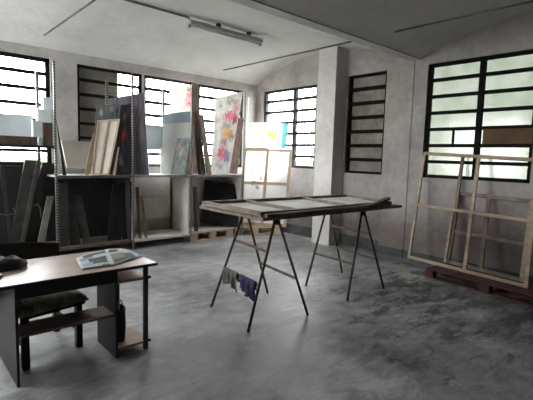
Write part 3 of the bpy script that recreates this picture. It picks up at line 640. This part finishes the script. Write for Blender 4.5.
# cloths over the lower bar of the left trestle
def cloth(name, label, s0, s1, drop, drop2, m, seed, skew=0):
    ln, lf = V((2.39, 2.86, 0)), V((2.49, 3.60, 0)); an, af = V((2.76, 2.94, 1.0)), V((2.84, 3.52, 1.0))
    a, b = lerp(ln, an, .40), lerp(lf, af, .40); rnd = random.Random(seed); out = V((-1, .1, 0)).normalized()
    ph = [rnd.uniform(0, 6) for _ in range(4)]
    rows = []
    nu = 22
    for i in range(nu+1):
        u = i/nu; c0 = lerp(a, b, s0+(s1-s0)*u); r = []
        prof_ = [(-1, .9), (-1, .5), (-1, .12)]
        dr = drop*(1+.14*math.sin(ph[0]+u*7)+skew*(u-.5)); dr2 = drop2*(1+.2*math.sin(ph[1]+u*5))
        fold = .014*math.sin(ph[2]+u*19)+.008*math.sin(ph[3]+u*37)
        for k in range(6, 0, -1): r.append(c0-out*(.016+fold*.7*k/6)+V((0, 0, .012-dr2*k/6)))
        r.append(c0-out*.010+V((0, 0, .021))); r.append(c0+V((0, 0, .025))); r.append(c0+out*.010+V((0, 0, .021)))
        for k in range(1, 11): r.append(c0+out*(.018+fold*(.3+.9*k/10))+V((0, 0, .012-dr*k/10))+(b-a).normalized()*(.015*math.sin(k*.8+ph[1])*k/10))
        rows.append(r)
    o = MB().grid(rows).build(name, m, solid=.004); tag(o, label, 'cloth', 'cloths hung on the trestle'); return o
cloth('hanging_cloth', 'grey-green cloth draped over the lower bar of the left trestle', .58, .97, .15, .09, M['greencloth'], 3, -.2)
cloth('hanging_cloth', 'purple cloth draped over the lower bar of the left trestle', .08, .50, .15, .10, M['purplecloth'], 5, -.7)

# ------------------------------------------------------------------ desk
D = thing('desk', 'wooden laminate desk with open side shelves, newspaper on top', 'desk', (1.0, 3.4, 0))
MB().box((.22, 3.08, .700), (1.595, 3.76, .722)).build('desk_top', M['desktop'], D, bevel=.004)
MB().box((.22, 3.077, .698), (1.60, 3.085, .720)).build('edge_band', M['deskdark'], D)
MB().box((.585, 3.11, 0), (.603, 3.72, .70)).build('side_panel', M['deskdark'], D)
MB().box((1.262, 3.11, 0), (1.28, 3.50, .70)).build('side_panel', M['deskdark'], D)
MB().box((.603, 3.12, .605), (1.262, 3.138, .70)).build('apron', M['deskdark'], D)
MB().box((.603, 3.12, .335), (1.262, 3.36, .353)).build('footrest_board', M['deskboard'], D)
MB().box((.3, 3.70, .45), (.585, 3.715, .70)).build('modesty_panel', M['deskdark'], D)
MB().box((1.28, 3.12, .588), (1.545, 3.70, .606)).build('shelf', M['deskshelf'], D)
MB().box((1.28, 3.12, .055), (1.545, 3.45, .073)).build('shelf', M['deskshelf'], D)
for yy in (3.11, 3.68):
    MB().box((1.50, yy, 0), (1.532, yy+.03, .70)).build('metal_leg', M['deskmetal'], D)
for zz in (.60, .065):
    MB().tube([(1.532, 3.125, zz), (1.56, 3.125, zz)], .011, 10).build('bolt', M['black'], D)
# newspaper
mb = MB(); rows = []
n0 = [P(82, 269, z=.73), P(113, 265.5, z=.73), P(143, 255.5, z=.73)]; n1 = [P(75.5, 258, z=.73), P(107, 248.5, z=.73), P(128, 249, z=.73)]
uvs = []
for i in range(25):
    s = i/24; 
    if s < .5: a = lerp(n0[0], n0[1], s*2); b = lerp(n1[0], n1[1], s*2)
    else: a = lerp(n0[1], n0[2], s*2-1); b = lerp(n1[1], n1[2], s*2-1)
    z = .7235+.006*abs(math.sin(s*2*math.pi))*(1 if s < .5 else .8)
    r = []
    for j in range(9):
        q = lerp(a, b, j/8); q.z = z+.0015*math.sin(j*1.3+i*.7); r.append(q)
    rows.append(r)
mb.grid(rows); o = mb.build('newspaper', M['paper'], solid=.0025)
me = o.data; uv = me.uv_layers.new(name='uv')
for p in me.polygons:
    for li in p.loop_indices:
        vi = me.loops[li].vertex_index; uv.data[li].uv = ((vi//9)/24, (vi % 9)/8)
tag(o, 'open newspaper with dark photographs spread on the right of the desk', 'newspaper')
# bag on the lower shelf
t = thing('black_bag', 'tall black bag standing on the low side shelf of the desk', 'bag', (1.36, 3.30, .073))
mb = MB(); rows = []
for k in range(9):
    s = k/8; z = .073+.27*s; rr = []
    for j in range(17):
        a = 2*math.pi*j/16; sx = .056*(1+.1*s+.05*math.sin(3*a+k)); sy = .085*(1+.08*s+.05*math.cos(2*a+k*.6))
        ca, sa = math.cos(a), math.sin(a)
        rr.append((1.342+sx*math.copysign(abs(ca)**.6, ca), 3.30+sy*math.copysign(abs(sa)**.6, sa), z))
    rows.append(rr)
mb.grid(rows); mb.add(rows[0], [tuple(range(16))]); mb.build('bag_body', M['black'], t, solid=.003)
mb = MB().tube([(1.37, 3.24, .33), (1.372, 3.24, .385), (1.375, 3.28, .40), (1.377, 3.33, .385), (1.38, 3.34, .33)], .005, 6); mb.build('bag_handle', M['black'], t)
o = MB().add([(1.34, 3.24, .15), (1.36, 3.30, .15), (1.35, 3.25, .385), (1.375, 3.30, .40), (1.385, 3.33, .36), (1.37, 3.33, .15), (1.33, 3.30, .37)], [(0, 1, 3, 2), (1, 5, 4, 3), (0, 1, 3, 6)]).build('crumpled_paper', M['greyboard'], solid=.002)
tag(o, 'crumpled grey paper sticking out of the black bag', 'paper')
# black pouch and block on the desk's left
mb = MB(); cen = V((.60, 3.56, .722)); rows = []
for k in range(9):
    ph = k/8*math.pi/2; r_ = math.cos(ph)**.6 if k < 8 else .02; z = .085*math.sin(ph)
    rows.append([cen+V((.16*r_*math.cos(a)*(1+.06*math.sin(3*a+k)), .11*r_*math.sin(a)*(1+.08*math.cos(2*a)), z+.006*math.sin(4*a+k))) for a in [2*math.pi*j/20 for j in range(21)]])
o = mb.grid(rows).build('soft_pouch', M['black']); tag(o, 'soft black pouch lying at the left end of the desk', 'pouch')
o = MB().box((.46, 3.30, .722), (.555, 3.40, .742)).build('wooden_block', M['deskshelf'], bevel=.003); tag(o, 'small tan wooden block in front of the black pouch', 'block')

# chair behind the desk
K = thing('chair', 'black wooden chair with a ribbed grey-green seat pushed behind the desk', 'chair', (.92, 3.65, 0))
for (x, y, top) in ((.69, 3.36, .43), (1.11, 3.50, .43), (.70, 3.86, .70), (1.06, 3.94, .70)):
    MB().bar((x, y, 0), (x, y, top), .05, .06, (0, 1, 0)).build('leg', M['chair'], K, bevel=.006)
for a, b in (((.69, 3.36, .16), (.70, 3.86, .16)), ((1.11, 3.50, .16), (1.06, 3.94, .16)), ((.70, 3.86, .25), (1.06, 3.94, .25))):
    MB().bar(a, b, .025, .045).build('stretcher', M['chair'], K)
mb = MB(); rows = []
SC = [V((.62, 3.24, 0)), V((1.14, 3.34, 0)), V((1.10, 3.98, 0)), V((.66, 3.90, 0))]
for i in range(61):
    u = i/60; r = []
    for j in range(21):
        v = j/20; p = lerp(lerp(SC[0], SC[1], u), lerp(SC[3], SC[2], u), v)
        e = min(u, 1-u, v, 1-v)*2; z = .442+.05*min(1, (e*4))**.5+.005*math.sin(u*60*math.pi/1.6)
        r.append((p.x, p.y, z))
    rows.append(r)
mb.grid(rows)
mb.add([(*SC[k].xy, .43) for k in range(4)]+[(*SC[k].xy, .4435) for k in range(4)], [(3, 2, 1, 0), (0, 1, 5, 4), (1, 2, 6, 5), (2, 3, 7, 6), (3, 0, 4, 7)])
mb.build('seat_cushion', M['cushion'], K)
MB().bar((.66, 3.30, .41), (1.12, 3.40, .41), .03, .036).bar((.70, 3.88, .41), (1.08, 3.96, .41), .03, .036).bar((.67, 3.3, .41), (.68, 3.90, .41), .03, .036).bar((1.12, 3.4, .41), (1.08, 3.96, .41), .03, .036).build('seat_frame', M['chair'], K)
rows = []
for i in range(21):
    u = i/20; x = .42+.68*u; y = 3.94+.05*math.sin(math.pi*u)
    zt = .79+.028*math.sin(math.pi*min(1, u*1.0+.05))**1; 
    rows.append([(x, y, .60), (x, y, .68), (x, y+.005, zt-.01), (x, y+.01, zt)])
MB().grid(rows).build('backrest', M['chair'], K, solid=.03)

# ------------------------------------------------------------------ light
w = bpy.data.worlds.new('overcast_sky'); bpy.context.scene.world = w; w.use_nodes = True
nt = w.node_tree; bg = nt.nodes['Background']
tc = nt.nodes.new('ShaderNodeTexCoord'); sp = nt.nodes.new('ShaderNodeSeparateXYZ'); nt.links.new(tc.outputs['Generated'], sp.inputs[0])
r = ramp(nt, sp.outputs['Z'], [(.0, (.97, 1, .98, 1)), (.04, (.965, .985, 1, 1)), (.6, (.95, .97, 1, 1))]); nt.links.new(r.outputs['Color'], bg.inputs['Color'])
bg.inputs['Strength'].default_value = 40.0
def portal(loc, rot, sx, sy):
    l = bpy.data.lights.new('window_portal', 'AREA'); l.shape = 'RECTANGLE'; l.size = sx; l.size_y = sy; l.cycles.is_portal = True
    o = bpy.data.objects.new('window_portal', l); C.objects.link(o); o.location = loc; o.rotation_euler = rot
for (u0, u1, z0, z1) in [right_holes[0], right_holes[2]]: portal((WX+.21, (u0+u1)/2, (z0+z1)/2), (math.radians(90), 0, math.radians(90)), u1-u0, z1-z0)
for (u0, u1, z0, z1) in left_holes: portal((X0-.21, (u0+u1)/2, (z0+z1)/2), (math.radians(90), 0, math.radians(-90)), u1-u0, z1-z0)
for (u0, u1, z0, z1) in back_holes: portal(((u0+u1)/2, WY+.21, (z0+z1)/2), (math.radians(-90), 0, 0), u1-u0, z1-z0)
sc = bpy.context.scene
sc.view_settings.view_transform = 'Standard'; sc.view_settings.look = 'None'; sc.view_settings.exposure = -0.12
sc.cycles.max_bounces = 10; sc.cycles.diffuse_bounces = 6; sc.cycles.transparent_max_bounces = 12
sc.cycles.use_denoising = True
